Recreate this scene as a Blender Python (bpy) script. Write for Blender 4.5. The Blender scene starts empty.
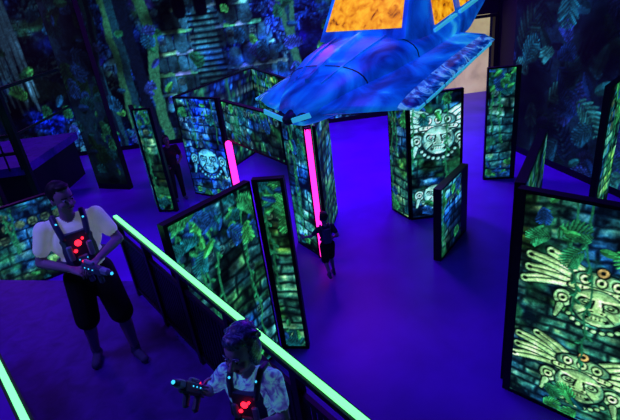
import bpy, math, random
import numpy as np
from mathutils import Vector, Matrix
COL=bpy.context.collection
# ------------------------------------------------------------------ helpers
def lin(c):
    c=np.asarray(c,float)/255.
    return np.where(c<=.04045,c/12.92,((c+.055)/1.055)**2.4)
def L4(c): 
    l=lin(c); return (float(l[0]),float(l[1]),float(l[2]),1)
def mat(name,col,emit=0,rough=.7,ecol=None,metal=0,spec=.3):
    m=bpy.data.materials.new(name);m.use_nodes=True
    b=m.node_tree.nodes['Principled BSDF']
    b.inputs['Base Color'].default_value=L4(col)
    b.inputs['Roughness'].default_value=rough
    b.inputs['Metallic'].default_value=metal
    b.inputs['Specular IOR Level'].default_value=spec
    if emit:
        b.inputs['Emission Color'].default_value=L4(ecol or col)
        b.inputs['Emission Strength'].default_value=emit
    return m
def noise_mat(name,cols,scale=5,emit=0,rough=.6,detail=6,dist=.6,spec=.3,pos=None,ramp_lo=.3,ramp_hi=.72,bump=0):
    m=mat(name,cols[0],0,rough,spec=spec);nt=m.node_tree;b=nt.nodes['Principled BSDF']
    tc=nt.nodes.new('ShaderNodeTexCoord');n=nt.nodes.new('ShaderNodeTexNoise')
    n.inputs['Scale'].default_value=scale;n.inputs['Detail'].default_value=detail;n.inputs['Distortion'].default_value=dist
    r=nt.nodes.new('ShaderNodeValToRGB');e=r.color_ramp.elements
    k=len(cols)
    while len(e)<k: e.new(.5)
    for i,c in enumerate(cols):
        e[i].position=pos[i] if pos else ramp_lo+(ramp_hi-ramp_lo)*i/(k-1)
        e[i].color=L4(c)
    nt.links.new(tc.outputs['Object'],n.inputs['Vector']);nt.links.new(n.outputs['Fac'],r.inputs['Fac'])
    nt.links.new(r.outputs['Color'],b.inputs['Base Color'])
    if emit:
        nt.links.new(r.outputs['Color'],b.inputs['Emission Color']);b.inputs['Emission Strength'].default_value=emit
    if bump:
        bp=nt.nodes.new('ShaderNodeBump');bp.inputs['Strength'].default_value=bump
        nt.links.new(n.outputs['Fac'],bp.inputs['Height']);nt.links.new(bp.outputs['Normal'],b.inputs['Normal'])
    return m
def mural_mat(name,emit):
    m=mat(name,(50,50,50),0,.75,spec=.15);nt=m.node_tree;b=nt.nodes['Principled BSDF']
    a=nt.nodes.new('ShaderNodeAttribute');a.attribute_name='Col'
    n=nt.nodes.new('ShaderNodeTexNoise');n.inputs['Scale'].default_value=60;n.inputs['Detail'].default_value=4
    tc=nt.nodes.new('ShaderNodeTexCoord');nt.links.new(tc.outputs['Object'],n.inputs['Vector'])
    mr=nt.nodes.new('ShaderNodeMapRange');mr.inputs[1].default_value=.25;mr.inputs[2].default_value=.75;mr.inputs[3].default_value=.6;mr.inputs[4].default_value=1.3
    nt.links.new(n.outputs['Fac'],mr.inputs[0])
    mx=nt.nodes.new('ShaderNodeVectorMath');mx.operation='SCALE'
    nt.links.new(a.outputs['Color'],mx.inputs[0]);nt.links.new(mr.outputs[0],mx.inputs['Scale'])
    hs=nt.nodes.new('ShaderNodeVectorMath');hs.operation='SCALE';hs.inputs['Scale'].default_value=.6
    nt.links.new(mx.outputs[0],hs.inputs[0])
    nt.links.new(hs.outputs[0],b.inputs['Base Color']);nt.links.new(mx.outputs[0],b.inputs['Emission Color'])
    b.inputs['Emission Strength'].default_value=emit
    return m
class MB:
    def __init__(s): s.v=[];s.f=[];s.m=[];s.sm=[];s.c=[]
    def add(s,vs,fs,mi=0,smooth=False,cols=None):
        o=len(s.v);s.v+= [tuple(map(float,q)) for q in vs];s.f+=[tuple(i+o for i in q) for q in fs]
        s.m+=[mi]*len(fs);s.sm+=[smooth]*len(fs)
        s.c+= list(cols) if cols is not None else [(0,0,0)]*len(vs)
    def box(s,c,size,mi=0,rot=None,bev=0):
        x,y,z=[q/2 for q in size]
        if bev:
            b=min(bev,x*.9,y*.9,z*.9)
            prof=[(-x,-y+b),(-x+b,-y),(x-b,-y),(x,-y+b),(x,y-b),(x-b,y),(-x+b,y),(-x,y-b)]
            vs=[]
            for zz,k in ((-z,1),(-z+b,0),(z-b,0),(z,1)):
                for (px,py) in prof:
                    fx=(x-b*k)/x;fy=(y-b*k)/y
                    vs.append((px*fx,py*fy,zz))
            fs=[tuple(range(7,-1,-1)),tuple(range(24,32))]
            for r in range(3):
                for i in range(8): fs.append((r*8+i,r*8+(i+1)%8,(r+1)*8+(i+1)%8,(r+1)*8+i))
        else:
            vs=[(-x,-y,-z),(x,-y,-z),(x,y,-z),(-x,y,-z),(-x,-y,z),(x,-y,z),(x,y,z),(-x,y,z)]
            fs=[(3,2,1,0),(4,5,6,7),(0,1,5,4),(1,2,6,5),(2,3,7,6),(3,0,4,7)]
        R=rot if rot is not None else Matrix.Identity(3);c=Vector(c)
        s.add([R@Vector(q)+c for q in vs],fs,mi)
    def cap(s,a,b,ra,rb,mi=0,n=14,k=5):
        a=Vector(a);b=Vector(b);d=b-a
        dn=d.normalized() if d.length>1e-6 else Vector((0,0,1))
        t=Vector((1,0,0)) if abs(dn.x)<.8 else Vector((0,1,0))
        u=dn.cross(t).normalized();w=dn.cross(u)
        rings=[]
        for i in range(1,k+1):
            an=math.pi/2*i/k; rings.append((a-dn*ra*math.cos(an),ra*math.sin(an)))
        for i in range(0,k):
            an=math.pi/2*i/k; rings.append((b+dn*rb*math.sin(an),rb*math.cos(an)))
        vs=[a-dn*ra];fs=[]
        for c,r in rings:
            for j in range(n):
                q=2*math.pi*j/n; vs.append(c+u*(r*math.cos(q))+w*(r*math.sin(q)))
        vs.append(b+dn*rb);N=len(rings)
        for j in range(n): fs.append((0,1+(j+1)%n,1+j))
        for i in range(N-1):
            for j in range(n):
                fs.append((1+i*n+j,1+i*n+(j+1)%n,1+(i+1)*n+(j+1)%n,1+(i+1)*n+j))
        e=len(vs)-1
        for j in range(n): fs.append((1+(N-1)*n+j,1+(N-1)*n+(j+1)%n,e))
        s.add(vs,fs,mi,True)
    def ell(s,c,r,mi=0,R=None,n=18,k=12):
        c=Vector(c);R=R or Matrix.Identity(3);vs=[];fs=[]
        vs.append(R@Vector((0,0,-r[2]))+c)
        for i in range(1,k):
            an=-math.pi/2+math.pi*i/k
            for j in range(n):
                q=2*math.pi*j/n
                vs.append(R@Vector((r[0]*math.cos(an)*math.cos(q),r[1]*math.cos(an)*math.sin(q),r[2]*math.sin(an)))+c)
        vs.append(R@Vector((0,0,r[2]))+c)
        for j in range(n): fs.append((0,1+(j+1)%n,1+j))
        for i in range(k-2):
            for j in range(n): fs.append((1+i*n+j,1+i*n+(j+1)%n,1+(i+1)*n+(j+1)%n,1+(i+1)*n+j))
        e=len(vs)-1
        for j in range(n): fs.append((1+(k-2)*n+j,1+(k-2)*n+(j+1)%n,e))
        s.add(vs,fs,mi,True)
    def loft(s,rings,mi=0,smooth=True,cap=True):
        n=len(rings[0]);vs=[q for r in rings for q in r];fs=[]
        for i in range(len(rings)-1):
            for j in range(n): fs.append((i*n+j,i*n+(j+1)%n,(i+1)*n+(j+1)%n,(i+1)*n+j))
        if cap: fs+= [tuple(range(n-1,-1,-1)),tuple(range((len(rings)-1)*n,len(rings)*n))]
        s.add(vs,fs,mi,smooth)
    def obj(s,name,mats,parent=None,col=False):
        me=bpy.data.meshes.new(name);me.from_pydata(s.v,[],s.f)
        for m in mats: me.materials.append(m)
        me.polygons.foreach_set('material_index',s.m);me.polygons.foreach_set('use_smooth',s.sm)
        if col:
            ca=me.color_attributes.new('Col','FLOAT_COLOR','POINT')
            a=np.ones((len(s.v),4),np.float32);a[:,:3]=np.array(s.c,np.float32);ca.data.foreach_set('color',a.ravel())
        me.update()
        o=bpy.data.objects.new(name,me);COL.objects.link(o)
        if parent: o.parent=parent
        return o
# ------------------------------------------------------------------ mural painter
def vnoise(h,w,cell,rng):
    gh=int(h/cell)+3;gw=int(w/cell)+3;g=rng.random((gh,gw))
    y=np.arange(h)/cell;x=np.arange(w)/cell
    yi=y.astype(int);xi=x.astype(int);fy=(y-yi);fx=(x-xi)
    fy=(fy*fy*(3-2*fy))[:,None];fx=(fx*fx*(3-2*fx))[None,:]
    a=g[yi][:,xi];b=g[yi][:,xi+1];c=g[yi+1][:,xi];d=g[yi+1][:,xi+1]
    return (a*(1-fx)+b*fx)*(1-fy)+(c*(1-fx)+d*fx)*fy
def fbm(h,w,cell,rng,o=4):
    r=0;t=0;am=1
    for i in range(o):
        r=r+am*vnoise(h,w,max(cell,1.01),rng);t+=am;am*=.55;cell/=2
    return r/t
def ss(a,b,x):
    t=np.clip((x-a)/(b-a),0,1);return t*t*(3-2*t)
class Cv:
    def __init__(s,w,h,res,seed):
        s.W=int(w/res)+1;s.H=int(h/res)+1;s.w=w;s.h=h;s.res=res;s.rng=np.random.default_rng(seed)
        s.x=np.linspace(0,w,s.W);s.z=np.linspace(0,h,s.H)
        s.X,s.Z=np.meshgrid(s.x,s.z);s.a=np.zeros((s.H,s.W,3))
    def n(s,cell,o=4): return fbm(s.H,s.W,cell/s.res,s.rng,o)
    def win(s,cx,cz,r):
        i0=max(0,int((cx-r)/s.res));i1=min(s.W,int((cx+r)/s.res)+2)
        j0=max(0,int((cz-r)/s.res));j1=min(s.H,int((cz+r)/s.res)+2)
        return slice(j0,max(j0,j1)),slice(i0,max(i0,i1))
    def put(s,sl,m,col):
        if m.size==0:return
        col=np.asarray(col,float)
        s.a[sl]=s.a[sl]*(1-m[...,None])+col*m[...,None]
    def stones(s,rh,bw,dark,mid,lite,warp=.08):
        X=s.X+warp*(s.n(.5)-.5)*2;Z=s.Z+warp*(s.n(.45)-.5)*2
        r=np.floor(Z/rh).astype(int)
        hs=lambda i,j:np.modf(np.abs(np.sin(i*127.1+j*311.7)*43758.5453))[0]
        off=hs(r,r*0+7)*bw; ww=bw*(.7+.6*hs(r,r*0+3))
        cc=np.floor((X+off)/ww).astype(int)
        fx=np.modf((X+off)/ww+100)[0];fz=np.modf(Z/rh+100)[0]
        ex=np.minimum(fx,1-fx)*ww;ez=np.minimum(fz,1-fz)*rh
        e=np.minimum(ex,ez);mort=ss(.003,.003+max(.03,s.res*1.5),e)
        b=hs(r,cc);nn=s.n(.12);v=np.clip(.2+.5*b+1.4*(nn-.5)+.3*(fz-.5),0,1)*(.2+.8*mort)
        v=v[...,None]
        D,M,Lt=[np.asarray(q,float) for q in (dark,mid,lite)]
        s.a=np.where(v<.5,D+(M-D)*v*2,M+(Lt-M)*(v-.5)*2)
    def tint(s,cell,col,lo,hi,amt,o=4):
        m=ss(lo,hi,s.n(cell,o))*amt; s.put((slice(None),slice(None)),m,col)
    def hue(s,cell,mul,lo,hi):
        m=ss(lo,hi,s.n(cell,3))[...,None]; s.a=s.a*(1-m)+s.a*np.asarray(mul)*m
    def shade(s,cell,lo,hi,amt):
        m=1-amt*(1-ss(lo,hi,s.n(cell,3)));s.a*=m[...,None]
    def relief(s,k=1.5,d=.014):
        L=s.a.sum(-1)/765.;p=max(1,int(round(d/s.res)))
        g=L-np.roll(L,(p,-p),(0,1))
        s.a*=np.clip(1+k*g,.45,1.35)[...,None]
    def ell(s,cx,cz,rx,rz,col,ang=0,al=1,soft=None):
        sl=s.win(cx,cz,max(rx,rz)*1.2+.02);x=s.X[sl]-cx;z=s.Z[sl]-cz
        c,q=math.cos(ang),math.sin(ang);u=(x*c+z*q)/rx;v=(-x*q+z*c)/rz
        d=(1-np.sqrt(u*u+v*v))*min(rx,rz);so=soft or s.res*1.2
        s.put(sl,ss(-so/2,so/2,d)*al,col)
    def line(s,p,q,w0,w1,col,al=1):
        cx,cz=(p[0]+q[0])/2,(p[1]+q[1])/2;L=math.hypot(q[0]-p[0],q[1]-p[1])
        sl=s.win(cx,cz,L/2+max(w0,w1)+.02);x=s.X[sl]-p[0];z=s.Z[sl]-p[1]
        dx,dz=q[0]-p[0],q[1]-p[1];t=np.clip((x*dx+z*dz)/(L*L+1e-9),0,1)
        d=np.hypot(x-t*dx,z-t*dz)-(w0+(w1-w0)*t)/2
        s.put(sl,(1-ss(-s.res*.3,s.res*.9,d))*al,col)
    def leaf(s,cx,cz,an,L,wd,col):
        sl=s.win(cx,cz,L);x=s.X[sl]-cx;z=s.Z[sl]-cz
        u=(x*math.cos(an)+z*math.sin(an))/L;v=(-x*math.sin(an)+z*math.cos(an))
        pr=wd*np.sqrt(np.clip(u,0,1))*np.clip(1-u,0,1)**.7*1.6
        m=((u>0)&(u<1))*(1-ss(-s.res*.2,s.res*.8,np.abs(v)-pr))
        col=np.asarray(col,float)
        sh=(np.where(v>0,1.15,.6)*(.6+.5*np.clip(u,0,1)))[...,None]*col
        s.a[sl]=s.a[sl]*(1-m[...,None])+sh*m[...,None]
    def frond(s,cx,cz,an,L,col,n=11,drop=.9):
        x,z=cx,cz;st=L/n
        for i in range(n):
            x+=math.cos(an)*st;z+=math.sin(an)*st
            an+= (-drop/n if math.cos(an)>0 else drop/n)
            ll=L*.42*math.sin(math.pi*(.12+.83*(i+1)/n))+.03
            k=.75+.5*s.rng.random()
            c=[q*k for q in col]
            for sg in (1,-1): s.leaf(x,z,an+sg*.85,ll,ll*.13,c)
    def jungle(s,n,cols,zlo,zhi,L0,L1,fr=.5):
        for i in range(n):
            c=cols[s.rng.integers(len(cols))];x=s.rng.random()*s.w;z=zlo+(zhi-zlo)*s.rng.random()
            L=L0+(L1-L0)*s.rng.random()
            if s.rng.random()<fr: s.frond(x,z,s.rng.random()*6.28,L*1.5,c,n=9)
            else: s.leaf(x,z,s.rng.random()*6.28,L,L*.3,c)
    def vines(s,n,col,z0=0):
        for i in range(n):
            x=s.rng.random()*s.w;z=s.h;e=z0+s.rng.random()*s.h*.6
            while z>e:
                nx=x+(s.rng.random()-.5)*.05;nz=z-.07
                s.line((x,z),(nx,nz),.012,.012,col)
                if s.rng.random()<.5: s.leaf(nx,nz,-1.57+(s.rng.random()-.5)*2,.07,.028,[q*1.3 for q in col])
                x,z=nx,nz
    def glyph(s,cx,cz,r,lt,dk):
        s.ell(cx,cz,r,r*.9,dk,0,.8);s.ell(cx,cz,r*.86,r*.76,lt,0,.6)
        p=s.rng.integers(3)
        if p==0:
            for k in (.6,.3): s.ell(cx,cz,r*k,r*k*.9,dk,0,.8);s.ell(cx,cz,r*(k-.13),r*(k-.13)*.9,lt,0,.8)
        elif p==1:
            for j in (-1,0,1): s.line((cx-r*.5,cz+j*r*.35),(cx+r*.5,cz+j*r*.35),r*.14,r*.14,dk,.8)
        else:
            s.ell(cx-r*.25,cz+r*.2,r*.2,r*.2,dk);s.ell(cx+r*.3,cz+r*.15,r*.18,r*.2,dk);s.line((cx-r*.4,cz-r*.35),(cx+r*.4,cz-r*.35),r*.18,r*.18,dk)
    def mask(s,cx,cz,k,lt,md,dk,ac,dress=True):
        E=lambda x,z,a,b,c,ang=0,al=1:s.ell(cx+x*k,cz+z*k,a*k,b*k,c,ang,al)
        Ln=lambda p,q,a,b,c:s.line((cx+p[0]*k,cz+p[1]*k),(cx+q[0]*k,cz+q[1]*k),a*k,b*k,c)
        hi=lt;md2=[.6*a+.4*b for a,b in zip(lt,md)]
        if dress:
            for sg in (-1,1):
                for j in (3,2,1,0):
                    a=math.radians(64-j*21);R_=1.42+.14*(j%2)
                    P=[(sg*(.12+.1*j),.55-.06*j)]
                    for t in (.35,.6,.8,1.0):
                        aa=a-.3*t;P.append((sg*(.1+math.cos(aa)*R_*t),.45+math.sin(aa)*R_*.62*t))
                    for w,c in ((.36,dk),(.29,md2),(.2,hi),(.03,md)):
                        for m_ in range(4): Ln(P[m_],P[m_+1],w*(1-.08*m_),w*(1-.08*(m_+1)),c)
                    E(P[4][0],P[4][1],.06,.05,dk)
            E(0,.58,.62,.3,dk);E(0,.58,.57,.25,md);E(0,.62,.5,.17,md2,0,.8)
            for j in range(3):
                E(-.32+.32*j,.6,.13,.14,dk);E(-.32+.32*j,.6,.1,.11,hi);E(-.32+.32*j,.6,.05,.055,dk)
            E(0,.86,.15,.15,dk);E(0,.86,.11,.11,ac);E(0,.86,.05,.05,dk)
            Ln((-.6,.36),(.6,.36),.17,.17,dk);Ln((-.58,.37),(.58,.37),.11,.11,hi)
            for j in range(8): E(-.5+j*.145,.37,.022,.035,dk)
        for sg in (-1,1):
            E(sg*.72,-.05,.24,.26,dk);E(sg*.72,-.05,.2,.22,md2);E(sg*.72,-.05,.13,.14,dk);E(sg*.72,-.05,.1,.1,hi);E(sg*.72,-.05,.05,.05,dk)
            Ln((sg*.76,-.28),(sg*.84,-.62),.2,.1,dk);Ln((sg*.76,-.28),(sg*.84,-.6),.14,.06,md2)
        E(0,-.08,.58,.5,dk);E(0,-.06,.54,.46,md);E(0,.02,.48,.36,md2,0,.9);E(0,-.28,.4,.27,md2,0,.7)
        E(0,.2,.36,.12,hi,0,.6)
        for sg in (-1,1):
            E(sg*.24,.05,.18,.13,dk,sg*-.25);E(sg*.25,.02,.14,.075,md2,sg*-.2);E(sg*.25,.015,.075,.05,dk);E(sg*.25,.03,.04,.02,hi)
            Ln((sg*.06,.14),(sg*.42,.2),.07,.04,hi)
            E(sg*.34,-.2,.13,.09,hi,0,.7);Ln((sg*.16,-.18),(sg*.36,-.36),.03,.02,dk)
            E(sg*.1,-.17,.08,.06,hi);E(sg*.1,-.19,.028,.022,dk)
        Ln((0,.16),(0,-.12),.09,.15,hi);Ln((-.08,.1),(-.13,-.12),.03,.03,dk);Ln((.08,.1),(.13,-.12),.03,.03,dk)
        E(0,-.36,.27,.1,dk);Ln((-.18,-.31),(.18,-.31),.06,.06,md2);Ln((-.15,-.42),(.15,-.42),.06,.06,md2)
        for j in range(4): Ln((-.12+j*.08,-.345),(-.12+j*.08,-.375),.045,.035,hi)
        E(0,-.5,.12,.05,hi,0,.7)
        for j in range(9):
            a=math.radians(205+16.2*j);E(math.cos(a)*.62,-.22+math.sin(a)*.5,.08,.075,dk);E(math.cos(a)*.62,-.22+math.sin(a)*.5,.055,.05,md2)
    def done(s,gain=1.):
        g=s.n(.05,3);s.a*= (.6+.8*g)[...,None]*gain
        return lin(np.clip(s.a,0,255))
def art_stone(w,h,res,seed,pal='teal',mask=None,leaves=14,gain=1.,vines=2,rh=.19,bw=.36,glyphs=True,rel=1.3):
    c=Cv(w,h,res,seed)
    P={'teal':((2,10,24),(26,98,108),(122,215,196)),'green':((3,14,20),(40,112,92),(140,208,136)),
       'blue':((3,8,34),(26,92,176),(100,195,240)),'violet':((6,6,28),(40,60,140),(110,150,220)),'dim':((2,8,18),(18,62,72),(66,146,140))}[pal]
    c.stones(rh,bw,*P)
    c.hue(.7,(.55,.75,1.5),.48,.66);c.hue(.5,(1.15,1.1,.65),.56,.7);c.shade(.5,.36,.58,.7);c.tint(.4,(30,120,70),.6,.74,.5)
    if glyphs:
        r=rh*.42;k=int(w/(r*2.3));zz=(int(h*.8/rh)+.5)*rh
        for i in range(k): c.glyph((i+.5)*w/k,zz,r,[q*.8 for q in P[2]],P[0])
        for i in range(int(3*w)): c.glyph(c.rng.random()*w,(int(c.rng.random()*h/rh)+.5)*rh,r,[q*.7 for q in P[2]],P[0])
    if mask:
        for m in mask:
            c.mask(*m)
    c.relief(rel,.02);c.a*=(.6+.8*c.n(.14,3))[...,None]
    c.vines(vines,(24,100,66))
    gl=[(34,130,80),(50,170,90),(16,90,100),(20,70,140)]
    if leaves: c.jungle(leaves,gl,h*.8,h,.08,.2);c.jungle(leaves//2,gl,0,h*.14,.08,.18)
    return c.done(gain*1.06)
def art_jungle(w,h,res,seed,cols,n=160,L0=.3,L1=.8,gain=1.,bg=((2,5,14),(8,26,50),(16,60,80))):
    c=Cv(w,h,res,seed);nn=c.n(.8)[...,None]
    a,b,d=[np.asarray(q,float) for q in bg]
    c.a=np.where(nn<.5,a+(b-a)*np.clip(nn*2-.3,0,1),b+(d-b)*(nn-.5)*2)
    c.jungle(n,[[q*.4 for q in k] for k in cols],0,h,L0,L1)
    c.jungle(n,cols,0,h,L0*.8,L1*.8,.7);c.shade(1.2,.32,.6,.8)
    return c.done(gain)
FRAME=mat('matte_black_frame',(7,7,14),rough=.55)
MUR=mural_mat('fluorescent_mural_print',1.0)
MURB=mural_mat('fluorescent_mural_print_bright',1.0)
def grid(mb,A,B,z0,z1,art,mi,off,n):
    H,W,_=art.shape
    ax=np.linspace(0,1,W);az=np.linspace(z0,z1,H)
    X=A[0]+(B[0]-A[0])*ax+n[0]*off;Y=A[1]+(B[1]-A[1])*ax+n[1]*off
    vs=np.zeros((H,W,3));vs[...,0]=X;vs[...,1]=Y;vs[...,2]=az[:,None]
    idx=np.arange(H*W).reshape(H,W)
    fs=np.stack([idx[:-1,:-1],idx[:-1,1:],idx[1:,1:],idx[1:,:-1]],-1).reshape(-1,4)
    mb.add(vs.reshape(-1,3).tolist(),fs.tolist(),mi,False,art.reshape(-1,3).tolist())
def seg(mb,A,B,h,fn,z0=0,t=.09,mL=.03,mR=.03,mT=.03,mB=.05,res=.02,back=True,mi=1):
    A=Vector(A);B=Vector(B);d=(B-A);L=d.length;d=d/L;n=Vector((d.y,-d.x))
    c=(A+B)/2-n*t/2
    R=Matrix(((d.x,-d.y,0),(d.y,d.x,0),(0,0,1)))
    mb.box((c.x,c.y,z0+h/2),(L,t,h),0,R)
    a=A+d*mL;b=B-d*mR
    grid(mb,a,b,z0+mB,z0+h-mT,fn(L-mL-mR,h-mT-mB,res,0),mi,.004,n)
    if back: grid(mb,b,a,z0+mB,z0+h-mT,fn(L-mL-mR,h-mT-mB,max(res*2,.04),50),mi,-(t+.004),n)
def S(seed,**k): return lambda w,h,res,ds: art_stone(w,h,res,seed+ds,**k)
def partition(name,segs,mats=None):
    mb=MB()
    for s_ in segs:
        s_=dict(s_);seg(mb,s_.pop('A'),s_.pop('B'),s_.pop('h',2.35),s_.pop('fn'),**s_)
    return mb.obj(name,mats or [FRAME,MUR,MURB],col=True)
LT=(150,206,128);MD=(62,120,88);DK=(6,26,28);AC=(170,148,84)
# right foreground partition with two carved masks
def right_art(w,h,res,ds):
    return art_stone(w,h,res,11+ds,pal='green',leaves=20,gain=1.0,rh=.1,bw=.24,glyphs=False,vines=3,
        mask=[(.62,.44,.38,LT,MD,DK,AC),(.66,1.36,.38,LT,MD,DK,AC)])
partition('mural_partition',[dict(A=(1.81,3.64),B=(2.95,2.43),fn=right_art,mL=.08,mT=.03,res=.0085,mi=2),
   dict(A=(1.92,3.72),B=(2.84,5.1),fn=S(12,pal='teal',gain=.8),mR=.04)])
partition('mural_partition',[dict(A=(-1.34,3.82),B=(-.60,4.68),fn=S(21,pal='dim',gain=1.15,leaves=40,vines=5,rh=.14,bw=.28),mL=.04,mR=.03,res=.013),
   dict(A=(-.59,4.70),B=(-.24,4.64),fn=S(22,pal='green',gain=.9,leaves=20,rh=.12),mL=.07,mR=.04,res=.013)])
partition('mural_partition',[dict(A=(-3.62,10.3),B=(-3.4,9.74),fn=S(31,pal='blue',gain=.7)),dict(A=(-3.38,9.74),B=(-2.96,9.63),fn=S(32,pal='green',gain=.95),mR=.07,res=.025)])
def enc_art(w,h,res,ds): return art_stone(w,h,res,41+ds,pal='blue',leaves=12,gain=1.05,mask=[(w*.55,h*.4,.6,(80,190,220),(30,100,160),(5,15,40),(60,150,130),False)])
enc=partition('mural_enclosure',[dict(A=(-2.72,10.6),B=(-1.6,9.75),fn=enc_art,mR=.1,res=.02),
  dict(A=(-1.22,13.76),B=(-2.70,10.74),fn=S(43,pal='teal',gain=1.0),res=.04),
  dict(A=(-2.55,10.9),B=(-1.2,13.6),fn=S(49,pal='teal',gain=1.15),res=.04,t=.02,back=False),
  dict(A=(-1.15,13.76),B=(.42,9.4),fn=S(44,pal='green',gain=1.0),res=.035),
  dict(A=(-1.51,9.5),B=(-.30,7.48),h=.85,z0=1.5,fn=S(45,pal='teal',gain=1.05,leaves=16),res=.02),
  dict(A=(-.29,7.46),B=(.10,6.81),fn=S(46,pal='teal',gain=1.05,leaves=14),mR=.06,res=.018),
  dict(A=(.13,6.80),B=(.56,8.52),fn=S(47,pal='green',gain=.9),mL=.05,res=.025),
])
GL=(144,214,196);GM=(60,130,134)
partition('mural_partition',[dict(A=(1.87,7.75),B=(2.81,7.73),fn=lambda w,h,res,ds: art_stone(w,h,res,51+ds,pal='teal',leaves=12,gain=1.1,mask=[(w*.5,h*.2,.42,GL,GM,(6,24,34),(90,190,150),False),(w*.55,h*.66,.52,GL,GM,(6,24,34),(90,190,150),True)]),mR=.05,res=.014),
  dict(A=(1.62,8.3),B=(1.84,7.78),fn=S(52,pal='green',gain=.95))])
partition('low_mural_partition',[dict(A=(1.95,6.23),B=(2.68,7.11),h=1.24,fn=S(55,pal='teal',gain=1.1,rh=.14,leaves=6),mR=.3,res=.016,t=.12)])
partition('mural_partition',[dict(A=(3.79,9.16),B=(4.40,9.03),fn=S(61,pal='teal',gain=.95,leaves=30),mR=.1,res=.02)])
partition('mural_partition',[dict(A=(4.56,6.60),B=(5.2,7.2),fn=S(66,pal='green',gain=1.15,leaves=20),mL=.12,res=.02)])
partition('low_mural_partition',[dict(A=(-6.4,6.1),B=(-4.3,7.7),h=1.52,fn=S(71,pal='green',gain=.95,leaves=14,rh=.2),res=.022)])
# ------------------------------------------------------------------ room shell
dark=mat('dark_wall_paint',(8,9,18),rough=.9)
def bigwall(name,A,B,h,fn,res,mi=1):
    mb=MB();seg(mb,A,B,h,fn,t=.15,mL=0.01,mR=0.01,mT=0.01,mB=.15,res=res,back=False,mi=mi)
    return mb.obj(name,[FRAME,MUR,MURB],col=True)
def back_art(w,h,res,ds):
    c=Cv(w,h,res,81)
    c.stones(.3,.6,(3,8,26),(18,70,104),(84,180,186),.6)
    c.hue(1.6,(.5,.6,1.3),.48,.64);c.tint(1.3,(5,14,40),.5,.64,.85);c.tint(1.0,(40,130,66),.56,.7,.55);c.tint(.9,(50,30,150),.62,.75,.5)
    # ruined stepped temple: uneven tiers, buttresses, stair, doorways, carved heads
    bx=11.1;lt=(104,196,190);md=(34,100,126);dk=(4,14,32)
    for i in range(6):
        hw=2.6-.33*i;z=.9+.62*i
        x=bx-hw
        while x<bx+hw:
            ww=.18+.3*c.rng.random();k=.6+.6*c.rng.random();hh=.5*(.85+.2*c.rng.random())
            c.line((x+ww/2,z+.12),(x+ww/2,z+hh-.1),ww*.9,ww*.8,[q*k for q in md]);x+=ww
            if c.rng.random()<.25: c.glyph(x-ww/2,z+.3,.13,[q*.8 for q in lt],dk)
        n_=9
        for j in range(n_):
            x0=bx-hw+2*hw*j/n_
            if c.rng.random()<.75: c.line((x0,z+.56),(x0+2*hw/n_,z+.56+.03*c.rng.random()),.09,.08,[q*(.6+.4*c.rng.random()) for q in lt])
    c.line((bx-.1,1.0),(bx-.1,3.6),.95,.6,(44,120,130))
    for i in range(17): c.line((bx-.55,1.0+.17*i),(bx+.35,1.0+.17*i),.06,.05,(6,22,40))
    for x in (-.75,-.1,.55): c.line((bx+x,3.85),(bx+x,4.45),.36,.36,(2,4,12))
    c.line((bx-1.2,4.72),(bx+1.0,4.72),.14,.14,lt)
    c.mask(bx-3.1,2.5,.75,(80,170,150),md,dk,(70,150,100),False)
    c.mask(bx+2.3,3.3,.6,(70,140,170),(26,70,120),dk,(70,150,100),False)
    c.relief(1.3,.05);c.a*=(.45+1.0*c.n(.35,4))[...,None]
    c.shade(.9,.36,.6,.85);c.hue(1.1,(.5,.7,1.4),.5,.68)
    for i in range(34):
        x=c.rng.random()*w;z=h
        if 9.6<x<12.6: continue
        a=c.rng.random()*.12+.04;col=[(5,14,32),(12,50,66),(36,100,70)][i%3]
        while z>0:
            nx=x+(c.rng.random()-.5)*.16;c.line((x,z),(nx,z-.35),a*2,a*2,col);x=nx;z-=.35
    for i in range(70):
        x=4.0+1.3*c.rng.random();c.line((x,5.8),(x+.1,1.5+2*c.rng.random()),.03,.02,(80,160,190),.5)
    c.jungle(170,[(22,100,66),(56,164,80),(16,76,120),(36,66,160)],0,h,.16,.45,.6)
    c.shade(1.5,.34,.58,.7)
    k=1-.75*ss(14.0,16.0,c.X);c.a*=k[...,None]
    return c.done(1.05)
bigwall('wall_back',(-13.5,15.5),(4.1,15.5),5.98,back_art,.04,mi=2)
mb=MB();mb.box((7.85,15.575,2.99),(2.3,.15,5.97),0);mb.obj('wall_back_right',[dark])
mb=MB();mb.box((5.4,15.575,4.39),(2.56,.15,3.17),0);mb.obj('wall_over_doorway',[dark])
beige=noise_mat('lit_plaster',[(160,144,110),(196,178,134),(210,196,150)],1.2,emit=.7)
mb=MB();mb.box((5.4,17.2,1.5),(3.4,.1,3.0),0)
mb.obj('wall_corridor',[beige])
mb=MB()
for x in (4.17,6.62): mb.box((x,15.56,1.36),(.1,.2,2.7),0)
mb.box((5.395,15.56,2.74),(2.55,.2,.08),0);mb.obj('door_1',[FRAME])
jc=[(14,66,92),(20,100,112),(12,46,110),(34,120,120),(26,50,130)]
bigwall('wall_right',(5.1,10.9),(6.1,5.2),5.98,lambda w,h,res,ds: art_jungle(w,h,res,91,jc,n=130,L0=.3,L1=.75,gain=.9),.03)
mb=MB();mb.box((6.2,13.3,2.99),(.12,4.2,5.97),0,Matrix.Rotation(-.28,3,'Z'));mb.obj('wall_right_return',[dark])
mb=MB();mb.box((-13.6,7,2.99),(.2,17.4,5.97),0);mb.obj('wall_left',[dark])
bigwall('wall_left_column',(-5.55,11.9),(-4.6,11.5),5.98,lambda w,h,res,ds: art_jungle(w,h,res,95,[(12,60,76),(26,96,70),(14,48,110)],n=40,L0=.2,L1=.5,gain=.75),.03)
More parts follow.
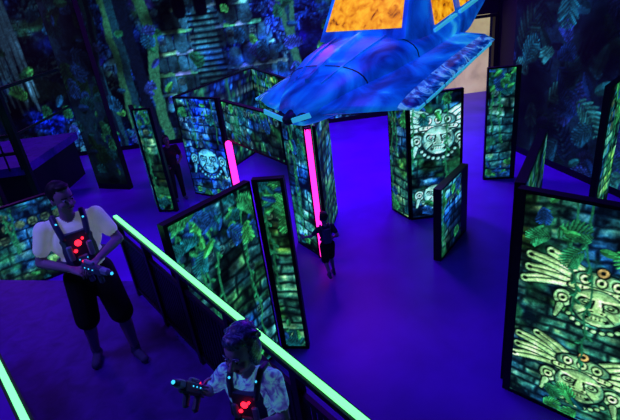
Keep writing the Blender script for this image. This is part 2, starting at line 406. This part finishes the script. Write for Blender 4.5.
mb=MB();mb.box((-2,7,6.1),(24,18,.2),0);mb.obj('ceiling',[mat('black_ceiling',(5,5,9),rough=.95)])
FLM=noise_mat('polished_concrete_floor',[(84,12,190),(112,22,232)],.9,rough=.42,detail=8,dist=.3,spec=.25)
mb=MB();mb.box((-2,7,-.1),(24,21,.2),0);mb.obj('floor',[FLM])
# ------------------------------------------------------------------ walkway + railings
u1=Vector((.594,-.804));n1=Vector((-.804,-.594))
r1a=Vector((-2.02,4.47))
WALK=noise_mat('walkway_floor',[(52,18,120),(80,30,160)],6,rough=.5)
pts=[r1a+u1*6-n1*.04, r1a-u1*.35-n1*.04, Vector((-4.3,5.3)),Vector((-5.6,3.9)), r1a+n1*1.42-u1*2.0, r1a+n1*1.42+u1*6]
mb=MB();N=len(pts)
vs=[(p.x,p.y,1.25) for p in pts]+[(p.x,p.y,1.05) for p in pts]
mb.add(vs,[tuple(range(N))],0)
mb.add(vs,[(i,(i+1)%N,N+(i+1)%N,N+i) for i in range(N)]+[tuple(range(N,2*N))],1)
for i in range(0,6):
    for o_ in (.06,1.3):
        q=r1a+u1*(i*1.0)+n1*o_;mb.box((q.x,q.y,.525),(.1,.1,1.05),1)
o=mb.obj('raised_walkway',[WALK,FRAME])
GREEN=mat('green_edge_light',(110,255,130),emit=2.0,ecol=(110,255,140))
PINK=mat('pink_neon_tube',(255,50,150),emit=3.2,ecol=(255,40,170))
RAILM=mat('black_powder_coat',(10,11,24),rough=.4,spec=.4)
def railing(name,A,d,L,nin):
    mb=MB();R=Matrix(((d.x,-d.y,0),(d.y,d.x,0),(0,0,1)))
    c=A+d*L/2
    mb.box((c.x,c.y,2.21),(L,.07,.04),0,R);mb.box((c.x,c.y,2.238),(L,.036,.018),1,R)
    mb.box((c.x,c.y,1.34),(L,.04,.04),0,R);mb.box((c.x,c.y,2.02),(L,.03,.04),0,R)
    k=int(L/.9)+1
    for i in range(k+1):
        q=A+d*(L*i/k);mb.box((q.x,q.y,1.72),(.06,.06,.94),0,R)
    k=int(L/.055)
    for i in range(k):
        q=A+d*(L*(i+.5)/k);mb.box((q.x,q.y,1.68),(.03,.014,.68),0,R)
    return mb.obj(name,[RAILM,GREEN])
railing('guard_railing',r1a,u1,4.6,n1)
d2=Vector((.65,-.76)).normalized()
railing('guard_railing',Vector((-2.95,3.38)),d2,3.4,n1)
mb=MB();mb.box((-9.7,12.0,1.15),(6.6,3.0,.2),0)
mb.box((-9.7,12.0,.52),(6.4,2.8,1.04),1)
mb.obj('rear_platform',[WALK,FRAME])
mb=MB()
for z in (1.6,2.0,2.4,3.0): mb.box((-9.7,10.42,z),(6.6,.06,.07),0)
for i in range(24): mb.box((-6.42-i*.28,10.42,2.1),(.03,.03,1.8),0)
mb.box((-6.3,10.42,1.5),(.12,.12,3.0),0);mb.box((-6.3,11.9,3.0),(.07,3,.07),0);mb.box((-6.3,11.9,2.0),(.05,3,.05),0)
mb.obj('platform_railing',[RAILM])
partition('mural_partition',[dict(A=(-7.6,9.3),B=(-6.1,8.9),h=2.6,fn=S(75,pal='dim',gain=1.1,leaves=30),res=.03)])
def tube(a,b,r=.03):
    mb=MB();mb.cap(a,b,r,r,0);
    for q,s in ((a,-1),(b,1)): mb.box((q[0],q[1],q[2]+s*.02),(.07,.07,.06),1)
    return mb.obj('pink_neon_tube',[PINK,FRAME],parent=enc)
tube((.115,6.735,.1),(.115,6.735,2.25),.045)
tube((-1.50,9.42,.1),(-1.50,9.42,1.45),.07)
mb=MB();mb.box((.21,6.71,1.17),(.05,.05,2.3),0);mb.obj('tube_mounting_post',[FRAME],parent=enc)
# ------------------------------------------------------------------ airplane
PL=noise_mat('airplane_fluorescent_paint',[(2,34,120),(4,72,190),(8,112,225),(50,190,235)],1.3,emit=.62,rough=.4,detail=8,dist=1.4,spec=.35,pos=[.34,.47,.58,.7])
PLD=noise_mat('airplane_dark_metal',[(4,8,22),(12,34,80)],6,emit=.15,rough=.5)
PLW=noise_mat('airplane_wing_pattern',[(4,30,110),(20,100,190),(110,205,235),(10,50,150)],4,emit=.5,rough=.4,dist=2,pos=[.36,.5,.6,.68])
ORG=noise_mat('orange_lit_window',[(120,60,4),(225,140,8),(255,190,30)],9,emit=1.0,detail=10,dist=.5,pos=[.3,.42,.65])
TRIM=mat('airplane_cyan_trim',(60,200,235),emit=.55)
def sup(cx,y,cz,w,h,n=28,e=2.6,flat=0):
    r=[]
    for i in range(n):
        a=2*math.pi*i/n;c,s_=math.cos(a),math.sin(a)
        x=w*math.copysign(abs(c)**(2/e),c);z=h*math.copysign(abs(s_)**(2/e),s_)
        if z<0: z*=.9
        r.append((cx+x,y,cz+z))
    return r
mb=MB()
sec=[(-.06,.2,.09,-.08),(.0,.27,.14,-.07),(.12,.34,.19,-.05),(.35,.47,.24,-.03),(.7,.64,.28,.0),(1.1,.77,.31,.02),(1.6,.84,.32,.03),(2.0,.86,.30,.0),(3.2,.85,.30,.0),(4.2,.66,.34,.1),(5.4,.35,.3,.25),(6.8,.12,.16,.36)]
mb.loft([sup(0,y,cz,w,h) for y,w,h,cz in sec],0)
mb.loft([sup(0,y,-.06,w,w,e=2) for y,w in ((-.2,.02),(-.17,.06),(-.1,.08),(.0,.1))],1)
for sg in (-1,1):
    mb.loft([sup(sg*.17,y,-.05,w,w*.65,n=16,e=2) for y,w in ((-.09,.06),(-.05,.08),(.2,.1))],1)
    mb.box((sg*.22,-.13,-.02),(.32,.022,.06),4,Matrix.Rotation(sg*-.3,3,'Y'))
for x,wd,hg in ((0,.05,.045),(-.4,.02,.02),(.4,.02,.02)):
    rings=[]
    for y,w,h,cz in sec[3:7]:
        cx=x*w/.84;zz=cz+h*(1-min(.99,abs(x/.84))**2.6)**(1/2.6)
        rings.append([(cx-wd,y,zz-.03),(cx+wd,y,zz-.03),(cx+wd*.5,y,zz+hg),(cx-wd*.5,y,zz+hg)])
    mb.loft(rings,0,False)
for k_ in (4,6):
    y,w,h,cz=sec[k_];mb.loft([sup(0,y-.008,cz,w+.006,h+.006),sup(0,y+.008,cz,w+.006,h+.006)],1)
Y0=1.55
def ring(y,b,t,z0,z1,yt): return [(-b,y,z0),(b,y,z0),(t,yt,z1),(-t,yt,z1)]
mb.loft([ring(Y0,.70,.60,.30,.98,Y0+.55),ring(2.15,.80,.64,.05,1.06,2.35),ring(3.6,.78,.6,.05,1.04,3.5),ring(4.7,.5,.34,.2,.9,4.4)],0,False)
mb.loft([sup(0,y,1.03,w,h,n=20) for y,w,h in ((Y0+.48,.58,.03),(2.3,.66,.06),(3.5,.63,.06),(4.4,.36,.04))],0)
def quad(a,b,c,d,mi,off):
    a,b,c,d=map(Vector,(a,b,c,d));n=(b-a).cross(d-a).normalized()*off
    vs=[a,b,c,d,a+n,b+n,c+n,d+n]
    mb.add(vs,[(4,5,6,7),(0,1,5,4),(1,2,6,5),(2,3,7,6),(3,0,4,7)],mi)
def lerp(a,b,t): return tuple(a[i]+(b[i]-a[i])*t for i in range(3))
A_,B_,C_,D_=(-.70,Y0,.30),(.70,Y0,.30),(.60,Y0+.55,.98),(-.60,Y0+.55,.98)
def bil(u,v): return lerp(lerp(A_,B_,u),lerp(D_,C_,u),v)
quad(bil(.05,.16),bil(.95,.16),bil(.94,.93),bil(.06,.93),3,.014)
for sg in (1,-1):
    q0=lambda y,v: (sg*(.805-.17*v),y+.06*v,.05+1.0*v)
    for ya,yb in ((2.2,2.78),(3.0,3.5)):
        P4=[q0(ya,.2),q0(yb,.2),q0(yb,.85),q0(ya+(.08 if ya<2.5 else 0),.85)]
        if sg<0:P4=[P4[1],P4[0],P4[3],P4[2]]
        quad(*P4,3,.02)
        lo,hi=q0(ya-.05,.14),q0(yb+.05,.14)
        mb.box(((lo[0]+hi[0])/2,(lo[1]+hi[1])/2,lo[2]),(.05,yb-ya+.1,.04),4)
def wing(sg,tip):
    rings=[]
    for x,y0,y1,z,t in ((.15,.0,2.95,-.05,.12),(.6,.14,2.9,-.05,.12),(tip-.2,.33,2.75,-.07,.07),(tip,.42,2.6,-.1,.035)):
        prof=[]
        for k in range(20):
            a=2*math.pi*k/20;yy=(y0+y1)/2-(y1-y0)/2*math.cos(a);zz=z+t*math.sin(a)*(1.0+.4*math.cos(a))
            prof.append((sg*x,yy,zz))
        rings.append(prof)
    mb.loft(rings[:3],0);mb.loft(rings[2:],2)
    for k in range(9):
        y=.5+.23*k;mb.box((sg*(tip-.01),y,-.1),(.05,.16+.03*(k%3),.03),4)
    for y in (1.2,2.2):
        mb.loft([[(sg*.9-.02,y,-.1),(sg*.9+.02,y,-.1),(sg*.9+.02,y+.4,-.1),(sg*.9-.02,y+.4,-.1)],[(sg*1.0-.01,y+.2,-.3),(sg*1.0+.01,y+.2,-.3),(sg*1.0+.01,y+.42,-.3),(sg*1.0-.01,y+.42,-.3)]],1,False)
wing(1,1.42);wing(-1,1.12)
mb.loft([[(-.04,5.9,.4),(.04,5.9,.4),(.04,6.9,.4),(-.04,6.9,.4)],[(-.02,6.5,1.4),(.02,6.5,1.4),(.02,7.0,1.4),(-.02,7.0,1.4)]],0,False)
mb.box((0,6.6,.45),(2.0,.5,.06),2)
pa=math.radians(11)
by=Vector((.69*math.cos(pa),.724*math.cos(pa),math.sin(pa))).normalized();bx=Vector((.724,-.69,0)).normalized();bz=bx.cross(by)
nose=Vector((-.04,5.6,2.83))
for x,y,z in ((-.6,2.5,.95),(.6,2.5,.95),(-.5,4.2,.8),(.5,4.2,.8)):
    q=nose+bx*x+by*y+bz*z;dz=5.97-q.z
    e=Vector((x,y,z))+Vector((bx.z,by.z,bz.z))*dz
    mb.cap((x,y,z),e,.008,.008,5,n=6,k=2)
pln=mb.obj('crashed_airplane',[PL,PLD,PLW,ORG,TRIM,FRAME])
pln.matrix_world=Matrix(((bx.x,by.x,bz.x,nose.x),(bx.y,by.y,bz.y,nose.y),(bx.z,by.z,bz.z,nose.z),(0,0,0,1)))
# ------------------------------------------------------------------ people
def seg_d(P,a,b,ra,rb):
    a=np.array(a);b=np.array(b);d=b-a;L=max(float(d@d),1e-9)
    t=np.clip((P-a)@d/L,0,1);return np.linalg.norm(P-a-t[:,None]*d,axis=1)-(ra+(rb-ra)*t)
class Body:
    def __init__(s): s.mb=MB();s.pr=[];s.ex=MB()
    def cap(s,a,b,ra,rb,tag): s.mb.cap(a,b,ra,rb,0,n=16);s.pr.append(('c',tuple(a),tuple(b),ra,rb,tag))
    def ell(s,c,r,tag,R=None):
        s.mb.ell(c,r,0,R);s.pr.append(('e',tuple(c),tuple(r),np.array(R or Matrix.Identity(3)),0,tag))
    def finish(s,name,mats,vox):
        o=s.mb.obj('tmp',[]);m=o.modifiers.new('r','REMESH');m.mode='VOXEL';m.voxel_size=vox
        sm=o.modifiers.new('s','SMOOTH');sm.factor=.5;sm.iterations=3
        bpy.context.view_layer.update()
        ev=o.evaluated_get(bpy.context.evaluated_depsgraph_get());me=ev.to_mesh()
        nv=len(me.vertices);V=np.zeros(nv*3);me.vertices.foreach_get('co',V);V=V.reshape(-1,3)
        F=[tuple(p.vertices) for p in me.polygons]
        C=np.array([V[list(f_)].mean(0) for f_ in F])
        best=np.full(len(F),9.);tag=np.zeros(len(F),int)
        for p in s.pr:
            if p[0]=='c': d=seg_d(C,p[1],p[2],p[3],p[4])
            else:
                q=(C-np.array(p[1]))@p[3];r=np.array(p[2]);k=np.linalg.norm(q/r,axis=1);d=(k-1)*r.mean()
            w=d<best;best[w]=d[w];tag[w]=p[5]
        ev.to_mesh_clear();bpy.data.objects.remove(o)
        out=MB();out.v=V.tolist();out.f=F;out.m=tag.tolist();out.sm=[True]*len(F);out.c=[(0,0,0)]*nv
        e=s.ex;off=nv
        out.v+=e.v;out.f+=[tuple(i+off for i in f_) for f_ in e.f];out.m+=e.m;out.sm+=e.sm;out.c+=e.c
        return out.obj(name,mats)
SK,SH,PT,HR,SO,LP_,EW,EB,VE,TR=range(10)
def hand(B,w,d,nrm,side,curl=.8,k=1.,tag=SK):
    w=Vector(w);d=Vector(d).normalized();nrm=Vector(nrm);nrm=(nrm-d*nrm.dot(d)).normalized();b=d.cross(nrm)*side
    for i,o_ in enumerate((-.03,-.01,.01,.03)):
        B.cap(w+b*o_*.6*k,w+d*(.082-.004*abs(i-1))*k+b*o_*k,.016*k,.0135*k,tag)
    for i,(o_,L) in enumerate(((.031,.068),(.0105,.078),(-.0105,.072),(-.031,.057))):
        p=w+d*.078*k+b*o_*k;dd=d.copy()
        for j,fr in enumerate((.44,.32,.24)):
            R=Matrix.Rotation(curl*(.55 if j==0 else .8),3,d.cross(nrm));dd=(R@dd).normalized()
            q=p+dd*L*fr*k;B.ex.cap(p,q,(.0093-.001*j)*k,(.0086-.001*j)*k,tag,n=8,k=3);p=q
    p=w+d*.025*k+b*.028*k;dd=(d*.6+b*.75+nrm*.25).normalized()
    for j,L in enumerate((.04,.032,.026)):
        q=p+dd*L*k;B.ex.cap(p,q,(.0125-.0015*j)*k,(.0115-.0015*j)*k,tag,n=8,k=3);p=q
        dd=(dd+d*.35+nrm*.35).normalized()
def build_person(name,loc,fwd,scale,arms,legs,mats,hs=1.,headrot=(0,0),lean=0,vox=.01,sleeve=.6,short=True,hair='short',curl=.9,gun=None,vest=True,wide=1.):
    B=Body();W=wide
    B.ell((0,0,.93),(.165*W,.12,.13),PT);B.ell((0,.005,1.08),(.15*W,.115,.17),SH)
    B.ell((0,.0,1.26),(.178*W,.122,.19),SH);B.cap((-.13,-.01,1.40),(.13,-.01,1.40),.07,.07,SH)
    B.cap((0,-.005,1.40),(0,.015,1.52),.058,.052,SK)
    hz=1.515;R=Matrix.Rotation(headrot[0],3,'Z')@Matrix.Rotation(headrot[1],3,'X')
    hp=lambda x,y,z: Vector((0,.01,hz))+R@(Vector((x,y,z+.11))*hs)
    E=lambda c,r,t: B.ell(hp(*c),[q*hs for q in r],t,R)
    E((0,-.005,.025),(.077,.097,.098),SK);E((0,.022,-.035),(.062,.074,.082),SK);E((0,.06,-.092),(.028,.024,.022),SK)
    B.cap(hp(0,.09,.008),hp(0,.116,-.026),.010*hs,.015*hs,SK)
    for sg in (-1,1):
        E((sg*.078,-.005,-.012),(.011,.02,.03),SK);E((sg*.04,.065,-.035),(.025,.022,.024),SK)
        B.ex.ell(hp(sg*.031,.085,.006),[.015*hs,.009*hs,.009*hs],EW,R,n=10,k=7)
        B.ex.ell(hp(sg*.031,.0925,.005),[.0065*hs,.004*hs,.0065*hs],EB,R,n=8,k=6)
        B.ex.cap(hp(sg*.015,.096,.028),hp(sg*.048,.085,.03),.005*hs,.004*hs,HR,n=6,k=2)
    B.ex.cap(hp(-.022,.093,-.058),hp(.022,.093,-.058),.0065*hs,.0065*hs,LP_,n=8,k=3)
    E((0,-.03,.05),(.086,.096,.092),HR);E((0,.03,.105),(.06,.055,.026),HR)
    if hair=='short': 
        for sg in (-1,1): E((sg*.07,-.015,.03),(.014,.04,.045),HR)
    if hair=='long':
        E((0,-.055,-.02),(.08,.062,.12),HR);
        for sg in (-1,1): E((sg*.072,-.015,-.01),(.02,.05,.1),HR)
        E((0,.04,.088),(.065,.045,.026),HR)
        for i in range(18):
            a=i*2.4;B.cap(hp(.05*math.cos(a),-.02+.06*math.sin(a),.1),hp(.092*math.cos(a+.3),-.035+.095*math.sin(a+.3),.05+.06*math.sin(i*3.1)),.018*hs,.010*hs,HR)
    for sg,(sh,el,wr,pn) in zip((1,-1),arms):
        sh,el,wr=Vector(sh),Vector(el),Vector(wr)
        B.cap(sh,el,.05,.04,SK);q=sh.lerp(el,sleeve);B.cap(sh,q,.068,.063,SH)
        B.cap(el,el.lerp(wr,.35),.041,.04,SK);B.cap(el.lerp(wr,.3),wr,.039,.026,SK)
        hand(B,wr,(wr-el),pn,sg,curl)
    for sg,(hip,kn,an,yaw) in zip((1,-1),legs):
        hip,kn,an=Vector(hip),Vector(kn),Vector(an)
        if short:
            B.cap(hip,kn,.085,.056,SK);B.cap(hip,hip.lerp(kn,.95),.115,.102,PT)
            B.cap(kn,kn.lerp(an,.35),.055,.056,SK);B.cap(kn.lerp(an,.3),an,.056,.036,SK);B.cap(an+Vector((0,0,.06)),an,.042,.042,TR)
        else:
            B.cap(hip,kn,.1,.07,PT);B.cap(kn,an,.068,.055,PT)
        d=Vector((math.sin(yaw),math.cos(yaw),0))
        B.cap(an,an-d*.03+Vector((0,0,-.045)),.04,.042,SO);B.cap(an-d*.03+Vector((0,0,-.047)),an+d*.15+Vector((0,0,-.052)),.043,.038,SO)
    o=B.finish(name,mats,vox)
    if vest:
        v=MB()
        v.loft([[(x*W*k,y_,z) for x,y_ in ((-.12,.085),(-.08,.135),(.08,.135),(.12,.085),(.1,.06),(-.1,.06))] for z,k in ((1.04,.8),(1.12,.95),(1.3,.95),(1.36,.75))],0,False)
        v.loft([[(x*W*k,y_,z) for x,y_ in ((-.12,-.08),(-.1,-.06),(.1,-.06),(.12,-.08),(.08,-.15),(-.08,-.15))][::-1] for z,k in ((1.02,.85),(1.12,1.0),(1.32,1.0),(1.40,.8))],0,False)
        for sg in (-1,1):
            path=[(sg*.09,.12,1.33),(sg*.105,.085,1.43),(sg*.11,.02,1.485),(sg*.11,-.06,1.46),(sg*.09,-.12,1.36)]
            for a,b in zip(path,path[1:]): v.cap(a,b,.024,.024,0,n=8,k=3)
            v.cap((sg*.12*W,.08,1.1),(sg*.165*W,0,1.1),.022,.022,0,n=8);v.cap((sg*.165*W,0,1.1),(sg*.11*W,-.09,1.1),.022,.022,0,n=8)
            v.box((sg*.075,.14,1.2),(.045,.03,.13),1,bev=.01)
            v.ell((sg*.1,.09,1.45),(.009,.009,.009),3)
        v.ell((0,.14,1.27),(.026,.014,.026),2);v.ell((.035,.143,1.21),(.014,.01,.014),2);v.ell((-.04,.143,1.3),(.01,.01,.01),2);v.box((0,.138,1.13),(.08,.02,.06),1,bev=.008);v.ell((.03,.147,1.13),(.005,.005,.005),3);v.ell((-.03,.147,1.13),(.005,.005,.005),3)
        vo=v.obj('vest',[VEST,VESTP,REDL,CYL],o)
    if gun:
        g=MB();g.box((0,.04,0),(.055,.3,.075),0,bev=.012);g.box((0,.22,.01),(.045,.1,.05),1,bev=.01)
        g.cap((0,.26,.01),(0,.3,.01),.022,.02,0,n=12);g.ell((0,.315,.01),(.012,.008,.012),3);g.box((0,-.07,-.075),(.035,.05,.12),0,Matrix.Rotation(.25,3,'X'),bev=.01)
        g.box((0,.1,-.07),(.035,.045,.09),0,bev=.01);g.box((0,.0,.05),(.03,.14,.03),1,bev=.008)
        for i in range(3): g.ell((.029,-.04+.06*i,.01),(.004,.008,.005),3);g.ell((-.029,-.04+.06*i,.01),(.004,.008,.005),3)
        g.ell((0,-.09,.045),(.008,.008,.008),2)
        go=g.obj('phaser',[VEST,VESTP,REDL,CYL],o);go.location=gun[0];go.rotation_euler=gun[1]
    o.location=loc;o.scale=(scale,)*3;o.rotation_euler=(lean,0,math.atan2(-fwd[0],fwd[1]))
    return o
VEST=mat('vest_black_nylon',(56,60,100),rough=.5);VESTP=mat('vest_grey_plastic',(120,130,180),rough=.4)
REDL=mat('red_led',(255,30,50),emit=4.5,ecol=(255,25,45));CYL=mat('cyan_led',(60,200,255),emit=1.4)
skin=mat('skin',(140,104,146),rough=.55);lips=mat('lips',(104,56,84));white=mat('eye_white',(150,150,200));blk=mat('black_iris',(6,6,10))
hairD=noise_mat('dark_hair',[(8,8,16),(24,20,34)],40);shirtW=noise_mat('white_tshirt',[(190,200,235),(215,222,250)],8,emit=.13,rough=.85)
shorts=mat('black_shorts',(12,11,26),rough=.9);shoe=mat('dark_sneaker',(70,68,110),rough=.7);sock=mat('grey_sock',(76,74,116))
build_person('man_laser_tag_player',(-1.93,3.46,1.252),(.5,-.866),1.0,
  [((.2,0,1.41),(.30,.0,1.15),(.1,.22,1.10),(-.3,0,-1)),((-.2,0,1.41),(-.30,.08,1.17),(-.07,.27,1.13),(.3,0,-1))],
  [((.09,0,.92),(.14,.02,.5),(.17,-.12,.09),.3),((-.09,0,.92),(-.13,.14,.51),(-.14,.1,.09),-.2)],
  [skin,shirtW,shorts,hairD,shoe,lips,white,blk,VEST,sock],headrot=(.45,-.12),gun=((-.02,.36,1.13),(.1,0,.35)),vox=.009,wide=1.12)
shC=noise_mat('patterned_child_shirt',[(40,44,150),(90,100,220),(110,205,240),(50,56,180)],9,emit=.25,dist=2)
hairC=noise_mat('dark_hair_painted_glints',[(24,26,50),(64,76,130),(120,160,215)],26,rough=.35,dist=2)  # dark hair with pale blue light glints painted into the colour ramp
skinC=mat('child_skin',(160,128,180),rough=.5)
build_person('child_laser_tag_player',(-.43,1.87,1.252),(-.35,-.94),.765,
  [((.18,0,1.40),(.33,.03,1.22),(.25,.20,1.42),(-1,.2,0)),((-.18,0,1.40),(-.27,.12,1.18),(-.04,.32,1.24),(.2,0,-1))],
  [((.09,0,.92),(.11,.03,.5),(.12,-.02,.09),.1),((-.09,0,.92),(-.11,.06,.51),(-.12,.03,.09),-.1)],
  [skinC,shC,shorts,hairC,shoe,lips,white,blk,VEST,sock],hs=1.28,headrot=(-.1,-.1),hair='long',gun=((.22,.31,1.55),(.9,0,.2)),vox=.009,wide=1.15)
shD=mat('navy_tshirt',(30,26,70),rough=.9)
build_person('child_laser_tag_player',(.20,6.22,.003),(-.25,.97),.61,
  [((.18,0,1.40),(.26,-.14,1.18),(.2,.06,1.05),(-1,.2,0)),((-.18,0,1.40),(-.36,.08,1.22),(-.5,.26,1.16),(1,0,0))],
  [((.09,0,.92),(.1,.14,.52),(.1,.06,.09),.0),((-.09,0,.92),(-.1,.0,.5),(-.11,-.26,.2),0)],
  [skin,shD,shorts,hairD,shoe,lips,white,blk,VEST,sock],hs=1.3,vox=.014,lean=-.05)
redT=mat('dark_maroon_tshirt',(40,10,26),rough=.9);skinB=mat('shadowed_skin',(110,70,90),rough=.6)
build_person('bystander',(-3.02,10.35,.003),(.5,-.87),.9,
  [((.19,0,1.41),(.27,.0,1.13),(.2,.2,1.02),(-1,.2,0)),((-.19,0,1.41),(-.27,.02,1.13),(-.16,.22,1.1),(1,0,0))],
  [((.09,0,.92),(.1,.04,.5),(.11,-.0,.09),.1),((-.09,0,.92),(-.1,.04,.5),(-.11,0,.09),-.1)],
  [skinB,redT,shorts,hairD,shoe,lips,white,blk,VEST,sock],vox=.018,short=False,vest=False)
# ------------------------------------------------------------------ lights
def area(n,loc,size,col,e,rot=(0,0,0)):
    l=bpy.data.lights.new(n,'AREA');l.size=size;l.energy=e;l.color=col
    o=bpy.data.objects.new(n,l);o.location=loc;o.rotation_euler=rot;COL.objects.link(o);return o
V=(.12,.0,1.);Bv=(.14,.06,1.)
area('walkway_fill_light',(2.0,8.4,5.2),1.2,V,340)
area('walkway_fill_light',(3.4,11.8,5.6),1.5,(.16,.01,1.),260)
area('walkway_fill_light',(.7,11.6,5.6),1.5,(.32,.02,1.),330)
area('walkway_fill_light',(.9,5.6,5.8),1.2,V,70)
area('walkway_fill_light',(-3.2,2.2,5.8),1.0,(.2,.14,1.),95)  # added fill lamp, brightens the man on the walkway
area('walkway_fill_light',(-4,8,5.8),1.5,Bv,60)
area('walkway_fill_light',(-9,12.3,5.8),1.2,(.4,.05,1.),170)
w=bpy.data.worlds.new('w');bpy.context.scene.world=w;w.use_nodes=True
w.node_tree.nodes['Background'].inputs[0].default_value=(.01,.008,.05,1);w.node_tree.nodes['Background'].inputs[1].default_value=.4
# ------------------------------------------------------------------ camera
f=465.;p=math.radians(25);r=math.radians(7.5)
F=Vector((0,math.cos(p),-math.sin(p)));R0=Vector((1,0,0));D0=Vector((0,-math.sin(p),-math.cos(p)))
right=R0*math.cos(r)+D0*math.sin(r);up=R0*math.sin(r)-D0*math.cos(r)
cam=bpy.data.cameras.new('camera');co=bpy.data.objects.new('camera',cam);COL.objects.link(co)
cam.sensor_width=36;cam.lens=36*f/620;cam.clip_start=.05
co.matrix_world=Matrix(((right.x,up.x,-F.x,0),(right.y,up.y,-F.y,0),(right.z,up.z,-F.z,4.1),(0,0,0,1)))
sc=bpy.context.scene;sc.camera=co
sc.view_settings.view_transform='Standard'
